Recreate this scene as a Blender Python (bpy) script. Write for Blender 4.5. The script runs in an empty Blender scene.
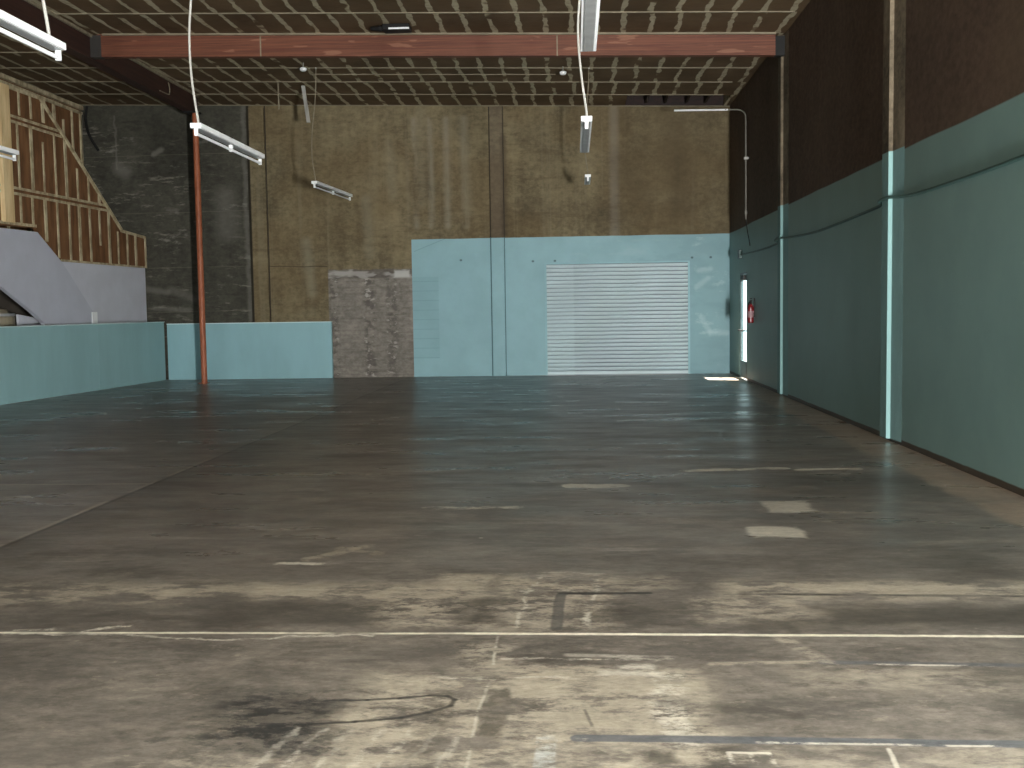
import bpy, bmesh, math, random
from mathutils import Vector, Matrix
random.seed(7)
scene = bpy.context.scene
COL = scene.collection

# ------------------------------------------------------------------ camera
F = 1069.03; YAW = -0.059249; PITCH = -0.070095; ROLL = -0.014923
fw = Vector((math.sin(YAW)*math.cos(PITCH), math.cos(YAW)*math.cos(PITCH), math.sin(PITCH)))
rt = Vector((math.cos(YAW), -math.sin(YAW), 0)); up = rt.cross(fw)
r2 = rt*math.cos(ROLL)+up*math.sin(ROLL); u2 = -rt*math.sin(ROLL)+up*math.cos(ROLL)
cd = bpy.data.cameras.new('camera'); cam = bpy.data.objects.new('camera', cd); COL.objects.link(cam)
cam.matrix_world = Matrix(((r2.x, u2.x, -fw.x, 0), (r2.y, u2.y, -fw.y, 0), (r2.z, u2.z, -fw.z, 1.4676), (0, 0, 0, 1)))
cd.sensor_width = 36; cd.lens = F/1024*36; cd.clip_start = .05; cd.clip_end = 300
scene.camera = cam

# ------------------------------------------------------------------ light
scene.view_settings.view_transform = 'Standard'; scene.view_settings.look = 'None'
scene.view_settings.gamma = 1; scene.view_settings.use_curve_mapping = False
scene.view_settings.exposure = 3.0
w = bpy.data.worlds.new('sky'); scene.world = w; w.use_nodes = True
w.node_tree.nodes['Background'].inputs[0].default_value = (.62, .9, .93, 1)
w.node_tree.nodes['Background'].inputs[1].default_value = .5

def area(name, loc, rot, sx, sy, power, color=(1, 1, 1), spread=180):
    l = bpy.data.lights.new(name, 'AREA'); l.shape = 'RECTANGLE'; l.size = sx; l.size_y = sy
    l.energy = power; l.color = color; l.spread = math.radians(spread)
    o = bpy.data.objects.new(name, l); COL.objects.link(o); o.location = loc; o.rotation_euler = rot
    return o
# daylight entering under the half-raised shutter in the wall behind the camera, plus an added fill light
area('daylight_shutter', (2.95, -1.72, .70), (math.radians(90), 0, 0), .5, 1.25, 440, (1, .985, .95))
area('fill_rear', (-4.0, -1.72, 3.6), (math.radians(90), 0, 0), 4.0, 1.2, 40, (1, .97, .93))  # added weak fill, set in an unseen opening made for it
sl = bpy.data.lights.new('sun', 'SUN'); sl.energy = 9.0; sl.angle = .01; sl.color = (1, .97, .9)
so = bpy.data.objects.new('sun', sl); COL.objects.link(so)
so.rotation_euler = Vector((-.34, .10, -.9)).to_track_quat('-Z', 'Y').to_euler()

# ------------------------------------------------------------------ node helpers
def lin(c):
    return tuple(((v/255)/12.92 if v/255 <= .04045 else ((v/255+.055)/1.055)**2.4) for v in c)+(1,)
class NT:
    def __init__(s, name):
        s.m = bpy.data.materials.new(name); s.m.use_nodes = True; s.t = s.m.node_tree
        s.b = s.t.nodes['Principled BSDF']
        g = s.n('ShaderNodeNewGeometry'); sp = s.n('ShaderNodeSeparateXYZ'); s.l(g.outputs['Position'], sp.inputs[0])
        s.pos = g.outputs['Position']; s.x, s.y, s.z = sp.outputs; s.nrm = g.outputs['Normal']
    def n(s, k): return s.t.nodes.new(k)
    def l(s, a, b): s.t.links.new(a, b)
    def put(s, v, sock):
        if isinstance(v, bpy.types.NodeSocket): s.l(v, sock)
        else:
            if isinstance(v, (tuple, list)) and len(v) == 3 and sock.type == 'RGBA': v = tuple(v)+(1,)
            sock.default_value = v
    def m_(s, op, a, b=0.0, c=None, clamp=False):
        k = s.n('ShaderNodeMath'); k.operation = op; k.use_clamp = clamp
        s.put(a, k.inputs[0]); s.put(b, k.inputs[1])
        if c is not None: s.put(c, k.inputs[2])
        return k.outputs[0]
    def add(s, a, b): return s.m_('ADD', a, b)
    def sub(s, a, b): return s.m_('SUBTRACT', a, b)
    def mul(s, a, b): return s.m_('MULTIPLY', a, b)
    def mx(s, a, b): return s.m_('MAXIMUM', a, b)
    def mn(s, a, b): return s.m_('MINIMUM', a, b)
    def step(s, v, lo, hi, a=0.0, b=1.0):
        k = s.n('ShaderNodeMapRange'); k.interpolation_type = 'SMOOTHSTEP'
        s.put(v, k.inputs[0]); s.put(lo, k.inputs[1]); s.put(hi, k.inputs[2]); s.put(a, k.inputs[3]); s.put(b, k.inputs[4])
        return k.outputs[0]
    def vec(s, x, y, z):
        k = s.n('ShaderNodeCombineXYZ'); s.put(x, k.inputs[0]); s.put(y, k.inputs[1]); s.put(z, k.inputs[2]); return k.outputs[0]
    def noise(s, sc=(1, 1, 1), det=4, rough=.6, off=0.0, dist=0.0, scale=1.0):
        k = s.n('ShaderNodeMapping'); k.inputs['Scale'].default_value = sc; k.inputs['Location'].default_value = (off, off*1.7, off*.6)
        s.l(s.pos, k.inputs[0]); q = s.n('ShaderNodeTexNoise'); s.l(k.outputs[0], q.inputs['Vector'])
        q.inputs['Scale'].default_value = scale; q.inputs['Detail'].default_value = det
        q.inputs['Roughness'].default_value = rough; q.inputs['Distortion'].default_value = dist
        return q.outputs['Fac']
    def mix(s, f, a, b, mode='MIX'):
        k = s.n('ShaderNodeMix'); k.data_type = 'RGBA'; k.blend_type = mode; k.clamp_factor = True
        s.put(f, k.inputs[0]); s.put(a, k.inputs[6]); s.put(b, k.inputs[7]); return k.outputs[2]
    def scale(s, col, f):
        k = s.n('ShaderNodeMix'); k.data_type = 'RGBA'; k.blend_type = 'MULTIPLY'; k.inputs[0].default_value = 1
        s.put(col, k.inputs[6]); q = s.n('ShaderNodeCombineColor')
        for i in range(3): s.put(f, q.inputs[i])
        s.l(q.outputs[0], k.inputs[7]); return k.outputs[2]
    def box(s, x0, x1, y0, y1, X=None, Y=None, soft=.03):
        X = s.x if X is None else X; Y = s.y if Y is None else Y
        dx = s.sub(s.m_('ABSOLUTE', s.sub(X, (x0+x1)/2)), abs(x1-x0)/2)
        dy = s.sub(s.m_('ABSOLUTE', s.sub(Y, (y0+y1)/2)), abs(y1-y0)/2)
        return s.step(s.mx(dx, dy), soft, -soft)
    def seg(s, ax, ay, bx, by, wd, X=None, Y=None, soft=.01):
        X = s.x if X is None else X; Y = s.y if Y is None else Y
        dx, dy = bx-ax, by-ay; L2 = dx*dx+dy*dy
        px = s.sub(X, ax); py = s.sub(Y, ay)
        t = s.m_('MULTIPLY', s.add(s.mul(px, dx/L2), s.mul(py, dy/L2)), 1.0, clamp=True)
        ex = s.sub(px, s.mul(t, dx)); ey = s.sub(py, s.mul(t, dy))
        d = s.m_('SQRT', s.add(s.mul(ex, ex), s.mul(ey, ey)))
        return s.step(d, wd+soft, wd-soft)
    def bump(s, h, strength=.3, dist=.02):
        k = s.n('ShaderNodeBump'); k.inputs['Strength'].default_value = strength; k.inputs['Distance'].default_value = dist
        s.l(h, k.inputs['Height']); s.l(k.outputs[0], s.b.inputs['Normal'])
    def done(s, col, rough=.8, spec=.3, metal=0.0):
        s.put(col, s.b.inputs['Base Color']); s.put(rough, s.b.inputs['Roughness'])
        s.b.inputs['Specular IOR Level'].default_value = spec; s.b.inputs['Metallic'].default_value = metal
        return s.m
def simple(name, rgb, rough=.6, spec=.4, var=.12, sc=6, metal=0.0):
    t = NT(name); n = t.noise((sc, sc, sc), 3)
    f = t.step(n, .3, .7, 1-var, 1+var)
    return t.done(t.scale(lin(rgb), f), rough, spec, metal)

# ------------------------------------------------------------------ materials
TEAL = lin((138, 176, 184)); TEAL_R = lin((122, 152, 148))
def concrete_nodes(t, base, amp=.25):
    n1 = t.noise((1.0, 1.0, .8), 6, .7); n2 = t.noise((4, 4, .4), 4, .6, 3.1); n3 = t.noise((9, 9, 14), 4, .7, 9)
    f = t.add(t.step(n1, .3, .72, 1-amp*1.2, 1+amp*1.2), t.step(n2, .3, .7, -amp*.35, amp*.35))
    f = t.add(f, t.step(n3, .3, .7, -.2, .2))
    return t.scale(base, f)

def mat_back():
    t = NT('back_wall_concrete')
    tan = concrete_nodes(t, lin((115, 105, 81)), .26)
    # brown formwork tone lower down, pale vertical pour streaks
    tan = t.mix(t.mul(t.step(t.noise((.5, .5, .7), 3, .5, 5), .45, .62), .35), tan, lin((96, 78, 50)))
    st = t.step(t.noise((3.2, 1, .12), 3, .6, 12), .56, .7)
    tan = t.mix(t.mul(st, .3), tan, lin((133, 124, 102)))
    st2 = t.step(t.noise((11, 1, .1), 2, .6, 22), .6, .72)
    tan = t.mix(t.mul(st2, .16), tan, lin((140, 132, 110)))
    tan = t.mix(t.mul(t.box(.80, .98, 3, 6, t.x, t.z, .07), .5), tan, lin((138, 130, 118)))
    for xx in (-3.45, -3.1, -2.75, -2.35): tan = t.mix(t.mul(t.mul(t.seg(xx, 5.6, xx, 3.3, .06, t.x, t.z, .06), t.step(t.noise((3, 1, .6), 4, .6, 7), .35, .6)), .55), tan, lin((146, 140, 124)))
    for (a, b, c, d, k) in ((-4.0, 5.1, -3.95, 4.0, .25), (-5.9, 3.0, -5.8, 1.9, .45), (-4.55, 3.9, -4.5, 2.7, .35), (-2.4, 5.6, -2.3, 3.6, .25), (-3.3, 5.8, -3.3, 3.8, .22)):
        tan = t.mix(t.mul(t.seg(a, b, c, d, .10, t.x, t.z, .10), k), tan, lin((142, 136, 116)))
    for (a, b, c, d, k) in ((2.2, 5.4, 2.3, 3.6, .4), (.9, 4.6, 1.5, 3.9, .3), (-1.0, 5.2, -.2, 4.1, .2), (-.9, 3.6, .9, 3.5, .25)):
        tan = t.mix(t.mul(t.seg(a, b, c, d, .25, t.x, t.z, .25), k), tan, lin((62, 52, 38)))
    # wall colour darker and browner towards the right
    tan = t.mix(t.mul(t.step(t.add(t.x, t.mul(t.noise((.6, 1, .6), 3), 1.5)), .8, 2.6), .35), tan, lin((74, 62, 44)))
    # form tie holes
    gx = t.m_('PINGPONG', t.add(t.x, .31), .61); gz = t.m_('PINGPONG', t.add(t.z, .2), .61)
    hole = t.step(t.add(t.mul(gx, gx), t.mul(gz, gz)), .0009, .0004)
    tan = t.mix(t.mul(hole, .0), tan, lin((40, 34, 26)))
    tan = t.mix(t.mul(t.mul(t.step(t.noise((1.2, 1, 9), 5, .7, 66), .52, .66), t.step(t.noise((.5, .5, .5), 2, .5, 68), .42, .6)), .3), tan, lin((78, 66, 46)))
    tan = t.mix(t.mul(t.box(-1.80, -1.50, 3.03, 6, t.x, t.z, .02), .35), tan, lin((92, 82, 78)))
    tan = t.mix(t.mul(t.seg(-1.5, 5.2, -1.5, 3.1, .06, t.x, t.z, .06), .5), tan, lin((64, 54, 44)))
    # horizontal crack and the cracked dark line by the infilled opening
    cr = t.seg(-6.75, 2.52, -5.45, 2.5, .008, t.x, t.add(t.z, t.mul(t.noise((3, 1, 1), 2), .06)), .008)
    tan = t.mix(t.mul(cr, .7), tan, lin((38, 30, 20)))
    # dark slab on the left
    dk = concrete_nodes(t, lin((67, 66, 58)), .22)
    sp = t.mul(t.step(t.noise((2.2, 1, 5.5), 4, .7, 31), .56, .7), t.step(t.noise((.7, .7, .8), 2, .5, 44), .45, .65))
    dk = t.mix(t.mul(sp, .75), dk, lin((128, 126, 118)))
    sp = t.mul(t.step(t.noise((1.6, 1, 9), 5, .75, 133), .56, .66), t.step(t.noise((.6, .6, .5), 2, .5, 144), .42, .6))
    dk = t.mix(t.mul(sp, .55), dk, lin((134, 130, 120)))
    dk = t.mix(t.mul(t.step(t.noise((1.2, 1, 5), 5, .7, 155), .54, .66), .5), dk, lin((44, 42, 37)))
    for z in (4.98, 3.72, 2.5, 1.52):
        l_ = t.seg(-10.9, z, -7.15, z+.03, .006, t.x, t.add(t.z, t.mul(t.noise((1.4, 1, 1), 2), .04)), .008)
        dk = t.mix(t.mul(l_, .35), dk, lin((120, 116, 104)))
    for (a, b, c, d, wd, k) in ((-10.0, 4.72, -9.85, 4.62, .13, .4), (-9.2, 5.0, -9.0, 5.1, .05, .6), (-10.05, 5.85, -10.03, 4.7, .02, .35), (-7.6, 4.0, -7.6, 3.3, .25, .3), (-7.15, 6, -7.13, 1.3, .05, .35), (-8.9, 2.0, -8.4, 1.8, .08, .25), (-9.6, 2.05, -9.0, 1.95, .06, .35), (-9.3, 1.6, -8.5, 1.55, .05, .3)):
        Xw = t.add(t.x, t.mul(t.noise((4, 1, 4), 3), .15)); 
        dk = t.mix(t.mul(t.seg(a, b, c, d, wd, Xw, t.z, wd*.8), k), dk, lin((126, 124, 116)))
    col = t.mix(t.step(t.x, -7.08, -7.12), tan, dk)
    # infilled grey opening
    g = concrete_nodes(t, lin((132, 127, 119)), .14)
    hz = t.step(t.noise((1, 1, 16), 3, .6, 51), .45, .7)
    g = t.mix(t.mul(hz, .3), g, lin((80, 74, 68)))
    for (xx, kk) in ((-4.52, 1), (-4.02, .8), (-5.33, .9)):
        blob = t.mul(t.box(xx-.12, xx+.12, 0, 2.3, t.x, t.z, .06), t.step(t.noise((5, 1, 8), 3, .6, 61), .45, .55))
        g = t.mix(t.mul(blob, .55*kk), g, lin((66, 62, 58)))
        blob = t.mul(t.box(xx-.13, xx+.11, 0, 2.3, t.x, t.z, .05), t.step(t.noise((6, 1, 9), 3, .6, 71), .58, .66))
        g = t.mix(t.mul(blob, .75*kk), g, lin((176, 172, 165)))
    top = t.box(-5.45, -3.5, 2.19, 2.43, t.x, t.z, .03)
    g = t.mix(t.mul(top, .55), g, lin((66, 60, 54)))
    sm = t.mul(top, t.step(t.noise((2.4, 1, 7), 2, .5, 83), .52, .62))
    g = t.mix(t.mul(sm, .5), g, lin((188, 186, 182)))
    g = t.mix(t.mul(t.box(-3.95, -3.62, 2.2, 2.35, t.x, t.z, .03), .85), g, lin((190, 190, 186)))
    g = t.mix(t.mul(t.box(-5.4, -4.9, 2.24, 2.36, t.x, t.z, .05), .5), g, lin((170, 168, 162)))
    inf = t.box(-5.43, -3.4, -1, 2.43, t.x, t.add(t.z, t.mul(t.noise((3, 1, 3), 2), .08)), .015)
    col = t.mix(inf, col, g)
    # teal paint
    tl = t.scale(TEAL, t.step(t.noise((1.3, 1, 1.3), 4, .6, 8), .3, .7, .95, 1.06))
    scuff = t.mul(t.step(t.noise((1.5, 1, 5), 5, .65, 17), .5, .66), t.mul(t.step(t.x, -.9, .6), t.step(t.z, 2.35, 2.6)))
    tl = t.mix(t.mul(scuff, .35), tl, lin((158, 186, 192)))
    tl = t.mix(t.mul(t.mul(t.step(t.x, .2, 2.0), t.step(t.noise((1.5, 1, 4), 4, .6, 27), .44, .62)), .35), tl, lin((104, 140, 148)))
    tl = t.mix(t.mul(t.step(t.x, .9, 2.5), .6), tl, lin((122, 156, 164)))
    tl = t.mix(t.mul(t.mul(t.step(t.noise((1.4, 1, 3), 5, .7, 37), .58, .66), t.step(t.x, 2.4, 2.7)), .45), tl, lin((168, 196, 200)))
    for (a, b, c, d) in ((2.7, 2.3, 2.95, 2.35), (2.65, 1.95, 2.9, 2.15), (2.75, 1.3, 2.95, .95), (2.95, .98, 3.3, .95)):
        tl = t.mix(t.mul(t.seg(a, b, c, d, .05, t.x, t.add(t.z, t.mul(t.noise((5, 1, 5), 3), .15)), .04), .4), tl, lin((170, 198, 202)))
    gh = t.mul(t.box(-4, -2.98, .4, 2.2, t.x, t.z, .01), t.step(t.m_('PINGPONG', t.z, .105), .012, .004))
    tl = t.mix(t.mul(gh, .3), tl, lin((96, 134, 140)))
    tl = t.mix(t.mul(t.box(-4, -2.98, .4, 2.2, t.x, t.z, .01), .14), tl, lin((96, 134, 140)))
    tl = t.mix(t.mul(t.seg(-3.5, 2.76, -2.75, 3.05, .006, t.x, t.z, .008), .5), tl, lin((90, 124, 128)))
    for (a, b) in ((-2.48, 2.55), (-.42, 2.5), (-.9, 2.5), (2.55, 2.52), (2.95, 2.52)):
        tl = t.mix(t.mul(t.seg(a, b, a+.01, b, .022, t.x, t.z, .012), .7), tl, lin((40, 52, 54)))
    tm = t.mul(t.step(t.x, -3.565, -3.555), t.step(t.add(t.z, t.mul(t.noise((2, 1, 2), 2), .02)), 3.035, 3.025))
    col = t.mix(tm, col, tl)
    t.bump(t.noise((6, 6, 6), 5, .65), .35, .02)
    return t.done(col, t.mix(tm, (.85,)*3, (.55,)*3), .25)

def mat_right():
    t = NT('right_wall_concrete')
    c_ = concrete_nodes(t, lin((86, 70, 58)), .12)
    c_ = t.mix(t.mul(t.step(t.noise((.5, .5, .5), 4, .6, 5), .5, .68), .4), c_, lin((98, 84, 66)))
    pit = t.step(t.noise((7, 7, 7), 2, .5, 15), .76, .79)
    c_ = t.mix(t.mul(pit, .6), c_, lin((40, 32, 26)))
    tl = t.scale(TEAL_R, t.step(t.noise((1, 1, 1), 4, .6, 8), .3, .7, .94, 1.06))
    edge = t.add(t.z, t.mul(t.noise((.5, .35, .5), 2), .06))
    tm = t.step(edge, 3.065, 3.045)
    col = t.mix(tm, c_, tl)
    base = t.step(t.add(t.z, t.mul(t.noise((2, 2, 2), 2), .02)), .075, .06)
    col = t.mix(base, col, lin((66, 58, 48)))
    t.bump(t.noise((14, 14, 14), 3, .5), .06, .01)
    return t.done(col, t.mix(tm, (.85,)*3, (.5,)*3), .3)

def mat_pil():
    t = NT('pilaster_paint')
    c_ = concrete_nodes(t, lin((108, 98, 82)), .4)
    tl = t.scale(lin((122, 156, 156)), t.step(t.noise((3, 3, 1), 4, .6, 8), .3, .7, .93, 1.06))
    col = t.mix(t.step(t.z, 3.06, 3.05), c_, tl)
    t.bump(t.noise((20, 20, 9), 4, .65), .5, .01)
    return t.done(col, .8, .2)

def mat_floor(k, ya, yb):
    t = NT('floor_slab_%d' % k)
    def out(*ys): return max(ys) < ya-.35 or min(ys) > yb+.35
    wob = t.mul(t.sub(t.noise((3, 3, 1), 5, .7), .5), .20); wob2 = t.mul(t.sub(t.noise((3, 3, 1), 5, .7, 7.7), .5), .20)
    X = t.add(t.x, wob); Y = t.add(t.y, wob2)
    fx = t.add(t.x, t.mul(wob, .12)); fy = t.add(t.y, t.mul(wob2, .12))
    big = t.noise((.35, .5, 1), 4, .6, 2); mid = t.noise((1.3, 2.2, 1), 6, .72, 4); fine = t.noise((9, 14, 1), 6, .75, 6)
    col = t.mix(t.step(mid, .36, .64), lin((96, 90, 83)), lin((126, 118, 108)))
    col = t.mix(t.mul(t.step(big, .42, .6), .4), col, lin((104, 98, 91)))
    col = t.scale(col, t.step(fine, .3, .7, .8, 1.2))
    # dark worn patches and pale scraped flakes of the near slab
    col = t.mix(t.mul(t.step(t.noise((4, 6, 1), 6, .75, 61), .53, .62), .5), col, lin((82, 76, 68)))
    col = t.mix(t.mul(t.step(t.noise((5, 9, 1), 6, .75, 71), .60, .70), .5), col, lin((168, 158, 140)))
    # greyer, smoother slab beyond the middle of the room
    far = t.step(t.add(t.y, t.mul(t.sub(mid, .5), 3.0)), 5.0, 6.6)
    dk = t.mix(t.step(mid, .35, .65), lin((104, 99, 93)), lin((127, 120, 112)))
    dk = t.scale(dk, t.step(t.noise((2.5, 6, 1), 6, .72, 11), .3, .7, .82, 1.18))
    dk = t.mix(t.mul(t.step(t.noise((.6, 3.2, 1), 5, .7, 81), .50, .60), .35), dk, lin((92, 87, 83)))
    dk = t.mix(t.mul(t.step(t.noise((.8, 4.5, 1), 6, .75, 86), .57, .63), .5), dk, lin((156, 148, 140)))
    col = t.mix(far, col, dk)
    col = t.mix(t.mul(t.step(t.x, -3.6, -3.75), .22), col, lin((146, 140, 134)))
    # long smears across the room
    sm = t.mul(t.step(t.noise((.8, 7, 1), 4, .7, 19), .57, .7), .35)
    col = t.mix(sm, col, lin((150, 142, 130)))
    pale = lin((170, 160, 143)); pale2 = lin((204, 197, 182)); dark = lin((72, 67, 60)); blk = lin((46, 46, 45))
    br = t.step(t.noise((7, 12, 1), 6, .75, 33), .42, .56); br2 = t.step(t.noise((2.6, 5, 1), 6, .75, 37), .42, .56)
    brx = t.mul(br, br2)
    def pb(x0, x1, y0, y1, k, c=pale, soft=.06, brk=br):
        nonlocal col
        if out(y0, y1): return
        m = t.mul(t.box(x0, x1, y0, y1, X, Y, soft), k)
        if brk is not None: m = t.mul(m, brk)
        col = t.mix(m, col, c)
    def ps(ax, ay, bx, by, wd, k, c=pale, soft=.012, brk=None, warp=True):
        nonlocal col
        if out(ay, by): return
        m = t.mul(t.seg(ax, ay, bx, by, wd, X if warp else fx, Y if warp else fy, soft), k)
        if brk is not None: m = t.mul(m, brk)
        col = t.mix(m, col, c)
    # pale dusty patches around the removed fittings
    pb(-3.3, -2.1, 5.2, 5.62, .8, brk=br2, soft=.15); pb(-2.2, -1.75, 5.35, 5.6, .9, soft=.14, brk=br2)
    pb(-1.75, -.75, 5.3, 5.62, .9, soft=.1, brk=br2); pb(-1.0, -.45, 4.85, 5.6, .8, brk=br)
    pb(-.75, .2, 5.35, 5.82, .95, soft=.07, brk=br2); pb(-.45, .18, 4.8, 5.4, .7, brk=br)
    pb(-1.15, -.4, 5.05, 5.25, .8); pb(.75, 2.6, 5.3, 5.68, .9, soft=.1, brk=br2); pb(.55, 1.1, 4.9, 5.35, .7, brk=br)
    pb(.2, .5, 5.5, 5.8, .5); pb(1.0, 1.6, 4.85, 5.2, .6, brk=br2)
    pb(-.85, .5, 3.0, 4.2, .95, soft=.12, brk=br2); pb(-.25, .47, 3.5, 4.3, .85, soft=.06, brk=br)
    pb(-.5, -.25, 4.2, 4.6, .7, brk=br); pb(-.35, .3, 4.1, 4.3, .75, brk=br)
    pb(.85, 1.9, 4.05, 4.3, .55, soft=.12, brk=br2); pb(.3, 1.8, 3.0, 3.55, .6, soft=.1, brk=br2); pb(-1.4, -.5, 3.2, 3.75, .7, brk=brx)
    pb(.28, .40, 3.5, 4.25, .8, pale2, .03, br); pb(.1, .34, 4.2, 4.26, .9, pale2, .03, None); pb(.18, .3, 4.29, 4.33, .9, pale2, .02, None)
    ps(-2.62, 9.5, -1.95, 9.5, .10, .55, brk=br2); ps(-1.12, 7.8, -.45, 7.84, .05, .8, pale2, brk=br); ps(-.04, 8.78, .36, 8.77, .08, .8, pale2)
    ps(1.0, 9.58, 1.86, 9.66, .07, .95, pale2, brk=br2); ps(2.0, 9.58, 2.5, 9.62, .05, .9, pale2)
    pb(1.38, 1.70, 7.6, 8.05, .7, pale2, soft=.03, brk=None); pb(1.13, 1.45, 6.75, 7.1, .85, pale2, soft=.03, brk=None); ps(1.7, 7.6, 2.1, 7.58, .02, .6)
    ps(-1.6, 6.2, -1.3, 6.55, .05, .8, brk=br); ps(-1.75, 6.1, -1.5, 6.1, .03, .9, pale2); ps(-1.45, 6.5, -1.2, 6.35, .05, .7, brk=br)
    # dark stains
    pb(-1.35, -.9, 3.5, 3.98, .9, blk, .1, br); pb(-1.2, -.8, 3.4, 3.62, .7, blk, .06, br)
    pb(1.15, 2.5, 4.86, 5.2, .85, dark, .1, None); pb(.78, 1.2, 4.8, 5.0, .7, dark, .07, None); pb(-.6, -.35, 4.85, 5.35, .7, dark, .06, br2)
    pb(-1.75, -.95, 4.85, 5.25, .65, dark, .1, None); pb(.5, .85, 3.72, 3.9, .7, dark, .06, br2); pb(.0, .6, 4.8, 5.25, .6, dark, .1, br2)
    pb(1.95, 2.4, 5.7, 6.4, .6, dark, .2, None); pb(.2, .32, 3.36, 3.46, .8, dark, .03, None); pb(1.55, 2.6, 4.1, 4.28, .5, dark, .05, None)
    pb(-3.0, -1.5, 4.8, 5.2, .45, dark, .15, br2); pb(1.8, 3.0, 8.3, 9.3, .5, dark, .3, None); pb(.2, 2.0, 8.0, 9.3, .25, dark, .4, None)
    pts = [(-.95, 3.9), (-.8, 3.91), (-.68, 3.93), (-.57, 3.96), (-.50, 3.955), (-.465, 3.92), (-.475, 3.86), (-.55, 3.79), (-.64, 3.74), (-.8, 3.70), (-.96, 3.67)]
    for a, b in zip(pts, pts[1:]): ps(a[0], a[1], b[0], b[1], .010, .8, blk, .008, warp=False)
    ps(-.96, 3.67, -1.5, 3.5, .02, .6, blk, .02, br); ps(-1.4, 3.72, -.9, 3.76, .02, .7, blk, .02, br)
    # radial scrape marks at the bottom
    for i in range(7):
        x0 = -1.0+i*.1; ps(x0, 3.62, x0-.08, 3.1, .012, .45, pale2, .012, br)
    pb(-.36, -.27, 3.55, 4.05, .8, dark, .02, br2); pb(-.58, -.45, 3.0, 4.0, .5, dark, .04, br); pb(.30, .42, 3.85, 3.95, .8, dark, .03, br)
    pb(-.2, .1, 4.32, 4.6, .5, dark, .04, br2); pb(.40, .52, 3.3, 3.52, .7, dark, .03, br); ps(.0, 3.95, .06, 3.6, .006, .6, blk, .005, br2, False)
    ps(-.42, 5.85, -.5, 4.8, .03, .5, dark, .03, br2); ps(-.22, 5.8, -.3, 4.85, .012, .6, pale2, .012, br); ps(.12, 5.8, .02, 4.8, .014, .7, pale2, .012, br2)
    for yy, xx0, xx1 in ((5.84, -.45, .15), (5.5, -.3, .1), (4.4, -.3, .4), (4.15, -.6, 0)): ps(xx0, yy, xx1, yy, .012, .6, pale2, .012, br)
    # tape and its residue
    tape = lin((92, 94, 98))
    ps(0.0, 3.572, 3.0, 3.53, .030, .9, tape, .006, None, False); ps(-.12, 3.575, .0, 3.572, .030, .8, pale2, .008, br2, False)
    ps(-.11, 3.55, -.125, 2.8, .035, .75, lin((185, 188, 186)), .008, br2, False)
    ps(.6, 3.545, 3.0, 3.505, .008, .8, pale2, .006, br, False)
    ps(-.08, 5.43, .36, 5.44, .022, .85, blk, .01, None, False); ps(-.085, 5.40, -.10, 4.83, .028, .75, lin((78, 76, 74)), .008, None, False)
    ps(.97, 5.42, 3.0, 5.36, .020, .85, blk, .01, br2, False); ps(.75, 5.42, .97, 5.42, .01, .6, blk, .01, None, False)
    ps(1.0, 4.37, 3.0, 4.30, .022, .7, tape, .012, None, False); ps(1.2, 4.345, 1.75, 4.33, .010, .9, pale2, .006, br2, False)
    ps(.95, 4.37, .55, 4.34, .02, .7, pale, .012, br, False)
    ps(.90, 4.7, 1.02, 4.35, .04, .6, pale, .02, br, False); ps(.85, 5.45, .98, 4.75, .03, .6, dark, .02, br2, False)
    ps(-.04, 4.45, .4, 4.42, .02, .5, pale2, .012, br2, False)
    for x in (.49, .56, .62): ps(x, 3.46, x+.03, 2.9, .008, .8, pale2, .005, br2, False)
    ps(.49, 3.46, .62, 3.46, .008, .8, pale2, .005, None, False); ps(1.02, 3.5, 1.0, 3.3, .008, .8, pale2, .005, None, False)
    # scattered white chips
    vo = t.n('ShaderNodeTexVoronoi'); t.l(t.pos, vo.inputs['Vector']); vo.inputs['Scale'].default_value = 2.2
    chip = t.mul(t.step(vo.outputs['Distance'], .045, .03), t.step(t.noise((1, 1, 1), 2, .5, 77), .55, .6))
    col = t.mix(t.mul(chip, .8), col, pale2)
    # dusty strip at foot of right wall
    ed = t.step(t.add(t.x, t.mul(wob, 1.2)), 2.83, 2.93)
    col = t.mix(t.mul(ed, t.step(t.noise((2, 1.2, 1), 4, .6, 90), .3, .55, .4, .8)), col, lin((158, 140, 122)))
    ps(2.82, 10.3, 2.95, 11.3, .05, .5, pale, .03, br)
    # joints: long saw cut, cross cut, and the pale filled crack line
    col = t.mix(t.mul(t.mul(t.box(-3.66, -3.0, 5, 30, t.x, t.y, .02), t.step(t.x, -3.0, -3.66)), .35), col, lin((76, 72, 68))); j = t.seg(-3.66, -10, -3.66, 23.4, .02, fx, fy, .015); col = t.mix(t.mul(j, .75), col, lin((52, 48, 44)))
    jl = t.mul(t.seg(-3.70, 3, -3.70, 10.5, .018, fx, fy, .015), t.step(t.noise((1, 3, 1), 3, .6, 3), .38, .55)); col = t.mix(t.mul(jl, .8), col, lin((165, 156, 142)))
    jl = t.mul(t.seg(-3.70, 10.5, -3.68, 16, .02, fx, fy, .015), t.step(t.noise((1, 3, 1), 3, .6, 13), .42, .6)); col = t.mix(t.mul(jl, .45), col, lin((150, 142, 130)))
    ps(-9.4, 8.96, -3.7, 9.0, .028, .8, lin((165, 156, 142)), .012, None, False)
    ps(-4.6, 8.35, -4.45, 8.38, .02, .9, pale2, .02, None, True)
    ln = lin((225, 218, 198))
    ps(-.5, 4.745, 3.3, 4.715, .016, 1.0, ln, .006, None, False)
    ps(-9, 4.70, -.5, 4.745, .013, .95, ln, .006, t.step(t.noise((2, 1, 1), 3, .6, 15), .35, .5), False)
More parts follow.
